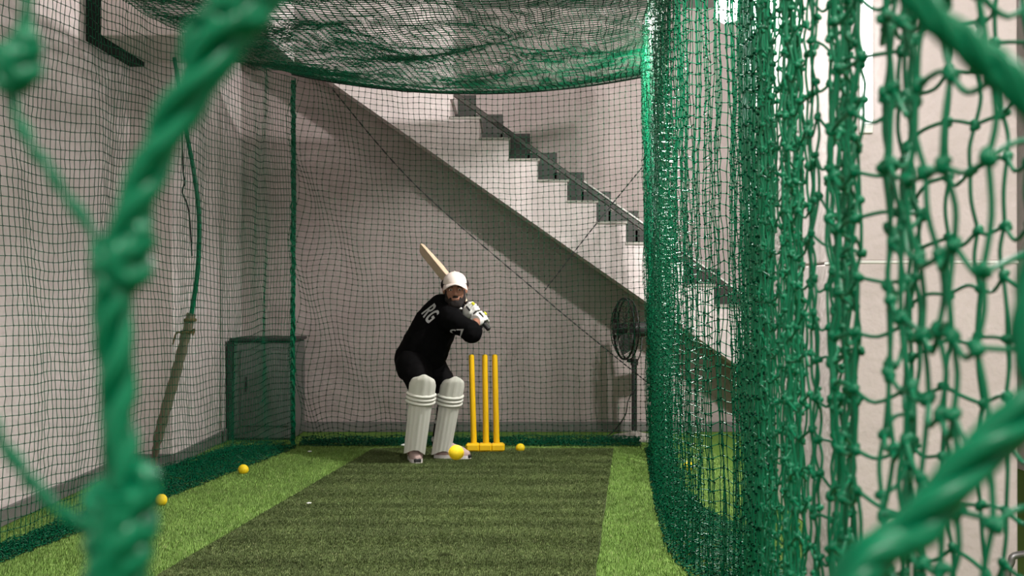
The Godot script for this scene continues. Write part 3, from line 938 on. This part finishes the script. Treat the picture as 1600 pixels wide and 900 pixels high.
# ------------------------------------------------------------------ fan, cabinet, tube frame
func furniture() -> void:
	var D := 10.3
	var base := Vector3((991.0 - 800) * D / F, 0, -D)
	var t := thing("pedestal_fan", "dark pedestal fan standing under the staircase behind the back net", "fan", base)
	var b := MB.new(); b.lathe(base, [[0.0, 0.075], [0.03, 0.075], [0.05, 0.06], [0.16, 0.04], [0.19, 0.02], [0.19, 0.0], [0, 0]], 28)
	put(b, "base", M.stone, t)
	b = MB.new(); b.tube([base + Vector3(0, 0.06, 0), base + Vector3(0, 0.62, 0)], 0.022, -1, 12); put(b, "pole", M.fan, t)
	b = MB.new(); b.tube([base + Vector3(0, 0.62, 0), base + Vector3(-0.01, 0.86, 0)], 0.013, -1, 10); put(b, "inner_pole", M.steel, t)
	b = MB.new(); b.tube([base + Vector3(0, 0.60, 0), base + Vector3(0, 0.65, 0)], 0.031, -1, 12)
	b.tube([base + Vector3(-0.03, 0.635, 0), base + Vector3(-0.06, 0.635, 0)], 0.011, -1, 8)
	put(b, "clamp", M.fan, t)
	var hub := at(974, 514, D)
	var nrm := Vector3(-sin(deg_to_rad(75)), 0.02, cos(deg_to_rad(75))).normalized()
	var sx := nrm.cross(Vector3.UP).normalized()
	var bs := Basis(sx, sx.cross(-nrm).normalized() * 1.0, nrm)
	bs.y = Vector3.UP
	var mb := MB.new()
	var axis := Basis(sx, nrm, sx.cross(nrm))
	mb.lathe(hub - nrm * 0.22, [[0.0, 0.0], [0.045, 0.0], [0.06, 0.02], [0.062, 0.12], [0.05, 0.15], [0.0, 0.15]], 18, axis)
	put(mb, "motor", M.fan, t)
	var cage := MB.new()
	for g in [[0.245, -0.005, 0.009], [0.245, -0.04, 0.006], [0.17, 0.05, 0.0025], [0.10, 0.062, 0.0025], [0.17, -0.075, 0.0025]]:
		var ring := []
		for i in 49: ring.append(hub + (sx * cos(i * TAU / 48) + Vector3.UP * sin(i * TAU / 48)) * g[0] + nrm * g[1])
		cage.tube(ring, g[2], -1, 6, false)
	for i in 40:
		var a := i * TAU / 40
		var r := sx * cos(a) + Vector3.UP * sin(a)
		cage.tube([hub + r * 0.05 + nrm * 0.065, hub + r * 0.15 + nrm * 0.056, hub + r * 0.22 + nrm * 0.025, hub + r * 0.245 - nrm * 0.005, hub + r * 0.22 - nrm * 0.06, hub + r * 0.06 - nrm * 0.08], 0.0017, -1, 4, false)
	put(cage, "cage", M.fan_wire, t)
	var hb := MB.new(); hb.lathe(hub - nrm * 0.02, [[0.0, 0.09], [0.035, 0.085], [0.048, 0.06], [0.048, 0.0], [0, 0]], 16, axis)
	put(hb, "hub_cap", M.fan, t)
	for k in 3:
		var bl := MB.new()
		var rows := []
		for i in 8:
			var r := lerpf(0.04, 0.215, i / 7.0)
			var row := []
			for j in 6:
				var a := TAU * k / 3.0 + lerpf(-0.48, 0.48, j / 5.0) * (0.6 + 0.5 * sin(PI * i / 7.0))
				row.append(hub + (sx * cos(a) + Vector3.UP * sin(a)) * r + nrm * lerpf(-0.02, 0.03, j / 5.0))
			rows.append(row)
		bl.grid(rows)
		put(bl, "blade", M.cabinet, t)
	var cd := MB.new()
	cd.tube(curve([hub - nrm * 0.16 + Vector3(0, -0.05, 0), at(1002, 545, D), at(998, 560, D), at(993, 566, D)], 6), 0.005, -1, 6)
	put(cd, "motor_lead", M.fan, t)
	cd = MB.new()
	cd.tube(curve([base + Vector3(0, 0.41, 0.02), at(982, 625, D - 0.1), at(977, 648, D - 0.1), at(962, 670, D - 0.05), at(946, 684, D - 0.05)], 8), 0.005, -1, 6)
	put(cd, "power_cord", M.fan, t)
	# grey cabinet in the far left corner
	var c0 := Vector3(-2.285, 0, -10.86)
	t = thing("metal_cabinet", "low dark grey metal cabinet in the far left corner behind the net", "cabinet", Vector3(-2.02, 0, -10.55))
	b = MB.new(); b.box(Vector3(-2.0, 0.40, -10.55), Vector3(0.50, 0.80, 0.56), 0.02); put(b, "body", M.cabinet, t)
	b = MB.new(); b.box(Vector3(-2.0, 0.805, -10.54), Vector3(0.53, 0.025, 0.6), 0.008); put(b, "lid", M.cabinet_dark, t)
	b = MB.new(); b.box(Vector3(-2.262, 0.40, -10.40), Vector3(0.04, 0.79, 0.28), 0.006); put(b, "side_shade", M.cabinet_dark, t)  # dark strip stands for the shadow gap left of the cabinet
	b = MB.new(); b.box(Vector3(-1.98, 0.42, -10.262), Vector3(0.40, 0.62, 0.02), 0.03); put(b, "door", M.cabinet, t)
	b = MB.new(); b.box(Vector3(-2.13, 0.45, -10.247), Vector3(0.014, 0.12, 0.018), 0.004); put(b, "handle", M.cabinet_dark, t)
	# bent steel tube at the lower right
	t = thing("metal_stand", "bent steel hoop stand by the white pillar at lower right", "stand", Vector3(1.78, 0, -3.9))
	for z in [-4.0, -3.7]:
		b = MB.new()
		var xa := 1.545 if z < -3.9 else 1.60
		b.tube(curve([Vector3(xa, 0, z), Vector3(xa, 0.27, z), Vector3(xa + 0.012, 0.34, z), Vector3(xa + 0.06, 0.372, z), Vector3(xa + 0.38, 0.375, z), Vector3(xa + 0.43, 0.34, z), Vector3(xa + 0.44, 0.27, z), Vector3(xa + 0.44, 0, z)], 6), 0.0115, -1, 12)
		put(b, "hoop", M.steel, t)
	b = MB.new(); b.tube([Vector3(1.72, 0.375, -4.0), Vector3(1.76, 0.375, -3.7)], 0.0095, -1, 10); put(b, "cross_bar", M.steel, t)

# ------------------------------------------------------------------ the batter
func batter() -> void:
	var t := thing("person", "batter in black shirt, white cap, pads and gloves, crouched with a bat raised", "person", on_floor(675, 722))
	var pelvis := at(656, 563, 9.05); var belly := at(667, 536, 9.04); var chest := at(682, 505, 9.03); var upper := at(692, 486, 9.03)
	var rsh := at(704, 499, 8.88); var relb := at(737, 520, 8.72); var rwr := at(745, 501, 8.90)
	var lsh := at(704, 480, 9.17); var lelb := at(741, 503, 9.24); var lwr := at(737, 486, 9.10)
	var rhip := at(647, 571, 8.98); var rknee := at(660, 612, 8.76); var rank := at(646, 703, 8.90)
	var lhip := at(668, 567, 9.14); var lknee := at(703, 612, 8.97); var lank := at(687, 703, 9.12)
	var neck := at(704, 477, 9.0); var head := at(711, 452, 8.95)
	# one continuous figure underneath the clothes
	var bp := [[pelvis, belly, 0.12, 0.125], [belly, chest, 0.125, 0.12], [chest, upper, 0.12, 0.085], [upper, neck, 0.08, 0.052], [neck, head + Vector3(0, -0.03, -0.01), 0.052, 0.06], [upper, rsh, 0.07, 0.055], [upper, lsh, 0.07, 0.055], [rsh, relb, 0.048, 0.038], [relb, rwr, 0.038, 0.030], [lsh, lelb, 0.048, 0.038], [lelb, lwr, 0.038, 0.030], [rhip, rknee, 0.085, 0.055], [rknee, rank, 0.052, 0.036], [lhip, lknee, 0.085, 0.055], [lknee, lank, 0.052, 0.036], [pelvis, rhip, 0.11, 0.085], [pelvis, lhip, 0.11, 0.085], [rank, rank + Vector3(0, -0.03, 0.01), 0.032, 0.024], [lank, lank + Vector3(0, -0.03, 0.01), 0.032, 0.024]]
	var b := MB.new()
	body(b, bp, 0.012, 0.04)
	# head and face on a finer grid
	var hb := Basis(Vector3.UP, 0.06) * Basis(Vector3.RIGHT, 0.08) * Basis(Vector3.BACK, 0.03)   # local: x to the viewer's right, y up, z towards the viewer
	var H := func(x: float, y: float, z: float) -> Vector3: return head + hb * Vector3(x, y, z)
	var ib := hb.inverse()
	var hp := [[H.call(0, 0.028, -0.012), Vector3(0.073, 0.082, 0.092), ib], [H.call(0, -0.045, 0.022), Vector3(0.058, 0.070, 0.062), ib], [H.call(-0.03, -0.02, 0.052), H.call(0.03, -0.02, 0.052), 0.03, 0.03], [H.call(-0.04, 0.022, 0.065), H.call(0.04, 0.022, 0.065), 0.016, 0.016], [H.call(0, 0.012, 0.083), H.call(0, -0.026, 0.099), 0.008, 0.013], [H.call(-0.013, -0.028, 0.087), H.call(0.013, -0.028, 0.087), 0.009, 0.009], [H.call(-0.018, -0.056, 0.079), H.call(0.018, -0.056, 0.079), 0.009, 0.009], [H.call(-0.012, -0.066, 0.078), H.call(0.012, -0.066, 0.078), 0.008, 0.008], [H.call(0, -0.095, 0.066), H.call(0, -0.09, 0.06), 0.02, 0.02], [H.call(-0.077, -0.003, -0.012), Vector3(0.010, 0.031, 0.019), ib * Basis(Vector3.UP, 0.4)], [H.call(0.077, -0.003, -0.012), Vector3(0.010, 0.031, 0.019), ib * Basis(Vector3.UP, -0.4)], [H.call(0, -0.06, -0.02), neck, 0.05, 0.052]]
	body(b, hp, 0.0045, 0.014, [[H.call(-0.031, 0.004, 0.089), Vector3(0.016, 0.010, 0.014), ib], [H.call(0.031, 0.004, 0.089), Vector3(0.016, 0.010, 0.014), ib]], 0.008)
	put(b, "body", M.skin, t)
	for e in [-0.031, 0.031]:
		b = MB.new(); b.ball(H.call(e, 0.003, 0.069), Vector3(0.013, 0.0075, 0.011), hb, 12); var ey := put(b, "eye", M.sole, t)
		b = MB.new(); b.ball(H.call(e, 0.002, 0.0785), Vector3(0.0058, 0.0058, 0.003), hb, 8); put(b, "iris", M.beard, ey)
		b = MB.new(); b.tube(curve([H.call(e - 0.018, 0.020, 0.078), H.call(e, 0.026, 0.083), H.call(e + 0.018, 0.020, 0.078)], 4), 0.0045, -1, 6); put(b, "eyebrow", M.beard, t)
	# beard and the hair below the cap
	b = MB.new()
	body(b, [[H.call(-0.056, -0.01, 0.008), H.call(-0.05, -0.065, 0.028), 0.016, 0.022], [H.call(0.056, -0.01, 0.008), H.call(0.05, -0.065, 0.028), 0.016, 0.022], [H.call(-0.05, -0.065, 0.028), H.call(-0.018, -0.098, 0.062), 0.022, 0.026], [H.call(0.05, -0.065, 0.028), H.call(0.018, -0.098, 0.062), 0.022, 0.026], [H.call(-0.018, -0.100, 0.062), H.call(0.018, -0.100, 0.062), 0.027, 0.027], [H.call(0, -0.080, 0.078), H.call(0, -0.11, 0.06), 0.016, 0.026], [H.call(-0.032, -0.062, 0.067), H.call(-0.004, -0.042, 0.090), 0.010, 0.0085], [H.call(0.032, -0.062, 0.067), H.call(0.004, -0.042, 0.090), 0.010, 0.0085], [H.call(-0.030, -0.060, 0.067), H.call(-0.02, -0.09, 0.07), 0.009, 0.014], [H.call(0.030, -0.060, 0.067), H.call(0.02, -0.09, 0.07), 0.009, 0.014]], 0.005, 0.012)
	put(b, "beard", M.beard, t)
	b = MB.new()
	body(b, [[H.call(-0.068, 0.045, -0.015), H.call(-0.068, 0.005, 0.0), 0.014, 0.010], [H.call(0.068, 0.045, -0.015), H.call(0.068, 0.005, 0.0), 0.014, 0.010], [H.call(-0.055, 0.03, -0.06), H.call(0.055, 0.03, -0.06), 0.045, 0.045]], 0.007, 0.02)
	put(b, "hair", M.beard, t)
	# cap
	b = MB.new()
	var rows := []
	for i in 12:
		var la := lerpf(-0.10, PI / 2, i / 11.0)
		var row := []
		for j in 28:
			var lo := -TAU * j / 28
			row.append(H.call(cos(la) * cos(lo) * 0.083, 0.048 + sin(la) * 0.076, -0.008 + cos(la) * sin(lo) * 0.101))
		rows.append(row)
	b.grid(rows, true)
	var cap := put(b, "cap", M.cap, t)
	b = MB.new()
	var top := []; var bot := []
	for i in 7:
		var u := i / 6.0
		var ra := []; var rb := []
		for j in 15:
			var a := lerpf(-1.25, 1.25, j / 14.0)
			var ext := u * 0.072 * pow(cos(a * 0.9), 0.6)
			var p := Vector3(sin(a) * (0.083 + ext * 0.15), 0.050 - 0.002 * u - 0.052 * pow(absf(sin(a)), 1.7) * (0.3 + 0.7 * u), -0.008 + cos(a) * 0.100 + ext)
			ra.append(H.call(p.x, p.y, p.z)); rb.append(H.call(p.x, p.y - 0.005, p.z))
		top.append(ra); bot.append(rb)
	b.grid(top); b.grid(bot)
	var rim := [top[-1], bot[-1]]
	b.grid(rim)
	put(b, "visor", M.cap, cap)
	b = MB.new(); b.ball(H.call(0, 0.124, -0.008), Vector3(0.008, 0.005, 0.008), hb, 8); put(b, "button", M.cap, cap)
	# shirt
	var sp := [[at(655, 572, 9.05), belly, 0.138, 0.150], [belly, chest, 0.150, 0.145], [chest, upper, 0.145, 0.100], [upper, at(703, 479, 9.0), 0.09, 0.060], [upper, rsh, 0.10, 0.076], [upper, lsh, 0.09, 0.074], [rsh, relb, 0.074, 0.060], [relb, rwr.lerp(relb, 0.6), 0.058, 0.044], [lsh, lelb, 0.07, 0.056], [lelb, lwr.lerp(lelb, 0.4), 0.06, 0.046], [at(650, 560, 9.05), at(664, 556, 9.05), 0.148, 0.14]]
	b = MB.new()
	body(b, sp, 0.012, 0.05)
	wrinkle(b, 0.006, 9.0)
	var shirt := put(b, "shirt", M.black, t)
	# printed letters on the back and number on the sleeve, laid onto the cloth
	print_on(shirt, "RG", at(665, 488, 8.8), Vector3(0.60, -0.76, 0.25), Vector3(0.78, 0.61, 0.1), Vector3(-0.30, 0.10, 0.95), 0.120, sp, 0.05, 0.52)
	print_on(shirt, "C7", at(697, 520, 8.6), Vector3(0.86, 0.03, 0.5), Vector3(0.1, 1.0, -0.15), Vector3(-0.42, 0.05, 0.9), 0.055, sp, 0.05, 1.9)
	b = MB.new()
	var colr := []
	for i in 13:
		var a := lerpf(-0.4, 1.9, i / 12.0)
		colr.append(at(706, 481, 8.97) + Vector3(cos(a - 0.9) * 0.068, -0.012 + 0.012 * i / 12.0, sin(a - 0.4) * 0.068))
	b.tube(colr, 0.008, -1, 6)
	put(b, "collar", M.glove, shirt)
	# trousers
	b = MB.new()
	body(b, [[pelvis, rhip, 0.145, 0.120], [pelvis, lhip, 0.145, 0.115], [rhip, rknee, 0.118, 0.078], [rknee, rank + Vector3(0, 0.05, 0), 0.072, 0.056], [lhip, lknee, 0.112, 0.078], [lknee, lank + Vector3(0, 0.05, 0), 0.072, 0.056]], 0.012, 0.04)
	wrinkle(b, 0.005, 11.0)
	put(b, "trousers", M.trouser, t)
	leg_pad(t, at(663.5, 586, 8.63), at(648, 713, 8.79), Vector3(0.20, 0.05, 1.0), 0.152)
	leg_pad(t, at(713, 589, 8.85), at(691, 714, 9.01), Vector3(0.42, 0.05, 0.9), 0.146)
	shoe(t, on_floor(644, 719.5), on_floor(658, 732))
	shoe(t, on_floor(679, 718), on_floor(724, 719.5))
	# bat
	var e0 := at(764, 515, 8.92); var e1 := at(657, 386, 9.34)
	var ax := (e1 - e0).normalized()
	var L := (e1 - e0).length()
	var bt := thing("cricket_bat", "pale willow cricket bat raised behind the batter's head", "bat", e0)
	b = MB.new(); b.tube([e0, e0 + ax * 0.004, e0 + ax * 0.012, e0 + ax * 0.31], 0.016, -1, 14, true, [0.012, 0.0175, 0.0165, 0.0160]); put(b, "grip", M.fan, bt)
	var wide := (Vector3(0.30, 0.45, 1.0) - ax * ax.dot(Vector3(0.30, 0.45, 1.0))).normalized()
	var thick := ax.cross(wide).normalized()
	b = MB.new()
	rows = []
	for q in [[0.28, 0.018, 0.014, 0.014], [0.31, 0.034, 0.016, 0.018], [0.345, 0.052, 0.016, 0.024], [0.45, 0.054, 0.018, 0.032], [0.62, 0.054, 0.02, 0.046], [0.75, 0.054, 0.018, 0.036], [L - 0.03, 0.053, 0.016, 0.022], [L - 0.005, 0.045, 0.012, 0.014], [L, 0.03, 0.008, 0.008]]:
		var row := []
		var c: Vector3 = e0 + ax * q[0]
		for w in [[-1, -0.6], [-0.97, -1], [0.97, -1], [1, -0.6], [1, 0.25], [0.9, 0.5], [0.0, 1.0], [-0.9, 0.5], [-1, 0.25]]:
			row.append(c + wide * q[1] * w[0] + thick * (q[2] * 0.7 * w[1] if w[1] < 0 else q[3] * w[1]))
		rows.append(row)
	b.grid(rows, true)
	for k in range(1, 8): b.tri(rows[-1][0], rows[-1][k], rows[-1][k + 1], e0)
	put(b, "blade", M.willow, bt)
	# gloved hands closed round the handle
	glove(t, e0 + ax * 0.10, ax, Vector3(0.35, 0.05, 1.0), rwr, 1.0)
	glove(t, e0 + ax * 0.205, ax, Vector3(-0.2, -0.25, 1.0), lwr, 1.0)

func wrinkle(b: MB, amount: float, freq: float) -> void:
	var f := FastNoiseLite.new(); f.seed = 17; f.frequency = freq * 0.5; f.fractal_octaves = 2
	f.noise_type = FastNoiseLite.TYPE_SIMPLEX_SMOOTH
	f.fractal_type = FastNoiseLite.FRACTAL_RIDGED
	for i in b.v.size():
		var p := b.v[i]
		b.v[i] = p + b.n[i] * amount * f.get_noise_3d(p.x * 1.3 + p.y * 0.7, p.y * 1.6 - p.x * 0.8, p.z)
	for i in b.n.size(): b.n[i] = Vector3.ZERO
	for t in range(0, b.idx.size(), 3):
		var fn := (b.v[b.idx[t + 2]] - b.v[b.idx[t]]).cross(b.v[b.idx[t + 1]] - b.v[b.idx[t]])
		for e in 3: b.n[b.idx[t + e]] += fn
	for i in b.n.size(): b.n[i] = b.n[i].normalized()

func print_on(parent: Node, text: String, origin: Vector3, right: Vector3, up: Vector3, out: Vector3, height: float, prims: Array, k: float, xs := 1.0) -> void:
	var tm := TextMesh.new()
	var f := SystemFont.new(); f.font_names = PackedStringArray(["Droid Sans"]); f.font_weight = 700
	tm.font = f; tm.text = text; tm.font_size = 32; tm.pixel_size = height / 24.0; tm.depth = 0.002; tm.curve_step = 1.0
	var a := tm.get_mesh_arrays() if tm.get_surface_count() else []
	if a.is_empty(): return
	right = right.normalized(); out = out.normalized()
	up = (up - right * up.dot(right)).normalized()
	var src: PackedVector3Array = a[Mesh.ARRAY_VERTEX]
	var b := MB.new()
	var index: PackedInt32Array = a[Mesh.ARRAY_INDEX] if a[Mesh.ARRAY_INDEX] != null else PackedInt32Array(range(src.size()))
	for p in src:
		var q := origin + right * p.x * xs + up * p.y + out * 0.15
		for i in 40:
			var d := field_at(prims, k, q)
			if d < 0.0005: break
			q -= out * minf(d, 0.02)
		b.v.append(q + out * (0.011 + p.z)); b.n.append(out)
	b.idx = index
	put(b, "print", M.print, parent)

func leg_pad(t: Node, top: Vector3, bottom: Vector3, face: Vector3, width: float) -> void:
	var ax := (bottom - top).normalized(); var L := (bottom - top).length()
	face = (face - ax * face.dot(ax)).normalized()
	var side := face.cross(ax).normalized()
	if side.x < 0: side = -side
	var strip := func(s0: float, s1: float, wf: Callable, bulge: Callable, ns: int, ribs: int, called: String, m: Material, parent: Node) -> MeshInstance3D:
		var arch := 0.05 if called == "shin_panel" else 0.0
		var crown := 0.030 if called == "knee_flap" else 0.0
		var b := MB.new()
		var front := []; var back := []
		for i in ns + 1:
			var s := lerpf(s0, s1, float(i) / ns)
			var r1 := []; var r2 := []
			var e := sin(PI * clampf(float(i) / ns, 0.0, 1.0))
			var na := ribs * 4 if ribs > 0 else 18
			for j in na + 1:
				var u := float(j) / na
				var a := lerpf(-1.45, 1.45, u)
				var w: float = wf.call(s) * 0.5
				var rib: float = 0.0045 * absf(sin(PI * u * ribs)) if ribs > 0 else 0.0
				var thick: float = bulge.call(s, float(i) / ns)
				var p := top + ax * (s * L) + side * sin(a) * w + face * ((cos(a) - 1.0) * w * 0.75) + ax * (crown * pow(sin(a), 2.0) * (1.0 - float(i) / ns) - arch * pow(cos(a), 2.0) * pow(float(i) / ns, 4.0))
				var o := (side * sin(a) + face * cos(a))
				r1.append(p + o * (thick + rib)); r2.append(p - o * 0.012)
			front.append(r1); back.append(r2)
		b.grid(front)
		b.grid(back)
		for ends in [0, ns]: b.grid([front[ends], back[ends]])
		for j in [0, front[0].size() - 1]:
			var l1 := []; var l2 := []
			for i in ns + 1: l1.append(front[i][j]); l2.append(back[i][j])
			b.grid([l1, l2])
		return put(b, called, m, parent)
	var node := Node3D.new(); node.name = "leg_pad"
	t.add_child(node, true)
	node.position = bottom - gpos(t)
	# top flap, rounded
	strip.call(0.0, 0.245, func(s: float) -> float: return width * (0.72 + 0.30 * sqrt(clampf(s / 0.12, 0, 1)) - (0.02 if s < 0.1 else 0.0)), func(s: float, u: float) -> float: return 0.014 * sqrt(clampf(s / 0.05, 0.05, 1)), 12, 5, "knee_flap", M.pad, node)
	for k in 3:
		var s0 := 0.235 + k * 0.046
		strip.call(s0, s0 + 0.048, func(s: float) -> float: return width * 1.06, func(s: float, u: float) -> float: return 0.006 + 0.020 * sqrt(maxf(sin(PI * clampf(u, 0.0, 1.0)), 0.0)), 10, 0, "knee_roll", M.pad, node)
	strip.call(0.355, 1.0, func(s: float) -> float: return width * lerpf(0.92, 0.83, (s - 0.365) / 0.6), func(s: float, u: float) -> float: return 0.010, 14, 7, "shin_panel", M.pad, node)
	for s in [0.42, 0.62, 0.84]:
		var c: Vector3 = top + ax * (s * L) - face * 0.06
		var ring := []
		for i in 15:
			var a := lerpf(0.1, PI - 0.1, i / 14.0)
			ring.append(c + side * cos(a) * width * 0.44 - face * sin(a) * 0.075)
		var b := MB.new(); b.tube(ring, 0.009, -1, 6); put(b, "strap", M.pad_edge, node)

func shoe(t: Node, heel: Vector3, toe: Vector3) -> void:
	var dir := (toe - heel); dir.y = 0
	dir = dir.normalized()
	heel.y = 0.014; toe = heel + dir * 0.27
	var up := Vector3(0, 1, 0)
	var node := Node3D.new(); node.name = "shoe"; t.add_child(node, true); node.position = heel - gpos(t)
	var b := MB.new()
	body(b, [[heel + dir * 0.045 + up * 0.05, heel + dir * 0.065 + up * 0.095, 0.037, 0.042], [heel + dir * 0.05 + up * 0.045, heel + dir * 0.18 + up * 0.036, 0.036, 0.038], [heel + dir * 0.18 + up * 0.036, heel + dir * 0.232 + up * 0.030, 0.04, 0.032], [heel + dir * 0.10 + up * 0.088, heel + dir * 0.19 + up * 0.046, 0.033, 0.032]], 0.008, 0.03)
	put(b, "upper", M.shoe, node)
	b = MB.new()
	var poly := PackedVector2Array()
	var sd := dir.cross(up)
	for q in [[0.0, 0.012], [0.004, 0.030], [0.05, 0.040], [0.12, 0.037], [0.19, 0.046], [0.24, 0.036], [0.266, 0.014], [0.266, -0.014], [0.24, -0.036], [0.19, -0.046], [0.12, -0.037], [0.05, -0.040], [0.004, -0.030], [0.0, -0.012]]:
		var p: Vector3 = heel + dir * q[0] + sd * q[1]
		poly.append(Vector2(p.x, -p.z))
	b.slab(poly, 0.012, 0.038)
	put(b, "sole", M.sole, node)
	b = MB.new()
	for k in 4:
		var c: Vector3 = heel + dir * (0.125 + k * 0.022) + up * (0.113 - k * 0.011)
		b.tube([c - sd * 0.024 - up * 0.012, c, c + sd * 0.024 - up * 0.012], 0.0035, -1, 5)
	put(b, "laces", M.beard, node)
	b = MB.new(); b.box(heel + dir * 0.258 + up * 0.018, Vector3(0.022, 0.030, 0.05), 0.008, Basis(dir, up, sd))
	put(b, "toe_guard", M.fan, node)

func glove(t: Node, c: Vector3, ax: Vector3, knuckle: Vector3, wrist: Vector3, sgn: float) -> void:
	var o := (knuckle - ax * knuckle.dot(ax)).normalized()
	var q := ax.cross(o).normalized() * sgn
	if q.x < 0: q = -q
	var node := Node3D.new(); node.name = "glove"; t.add_child(node, true); node.position = c - gpos(t)
	var ring := func(a: float, r: float, s: float) -> Vector3: return c + ax * s + (o * cos(a) + q * sin(a)) * r
	var palm_dir := (wrist - c).normalized()
	# back of the hand
	var b := MB.new()
	body(b, [[ring.call(-0.9, 0.038, -0.026), ring.call(-0.9, 0.038, 0.026), 0.021, 0.021], [ring.call(-0.2, 0.042, -0.028), ring.call(-0.2, 0.042, 0.028), 0.018, 0.017], [ring.call(-0.9, 0.045, 0.0), wrist, 0.034, 0.036], [ring.call(-1.6, 0.034, 0.0), wrist.lerp(c, 0.3), 0.026, 0.032]], 0.007, 0.02)
	put(b, "hand_back", M.glove, node)
	for k in 4:
		var s := -0.033 + k * 0.022
		var r := 0.0125 - 0.001 * absf(k - 1.5)
		var len: float = [1.0, 1.12, 1.05, 0.85][k]
		b = MB.new()
		body(b, [[ring.call(-0.1, 0.043, s), ring.call(0.75 * len, 0.041, s), r + 0.001, r], [ring.call(0.75 * len, 0.041, s), ring.call(1.65 * len, 0.036, s), r, r - 0.001], [ring.call(1.65 * len, 0.036, s), ring.call(2.45 * len, 0.031, s + 0.002), r - 0.001, r - 0.002]], 0.005, 0.006)
		put(b, "finger", M.glove, node)
	b = MB.new()
	body(b, [[ring.call(-1.3, 0.038, 0.034), ring.call(-2.0, 0.036, 0.045), 0.015, 0.014], [ring.call(-2.0, 0.036, 0.045), ring.call(-2.9, 0.033, 0.040), 0.014, 0.012]], 0.005, 0.006)
	put(b, "thumb", M.glove, node)
	b = MB.new()
	var cd := (wrist - c).normalized()
	b.tube([wrist - cd * 0.02, wrist + cd * 0.012, wrist + cd * 0.03], 0.043, -1, 14, true, [0.040, 0.043, 0.040])
	put(b, "cuff", M.glove, node)
	b = MB.new(); b.box(ring.call(0.1, 0.059, 0.0), Vector3(0.05, 0.012, 0.012), 0.004, Basis(ax, q, o)); put(b, "dark_patch", M.fan, node)
	b = MB.new(); b.box(ring.call(1.0, 0.055, 0.01), Vector3(0.026, 0.02, 0.012), 0.004, Basis(ax, (-o * sin(1.0) + q * cos(1.0)), (o * cos(1.0) + q * sin(1.0)))); put(b, "lime_patch", M.lime, node)
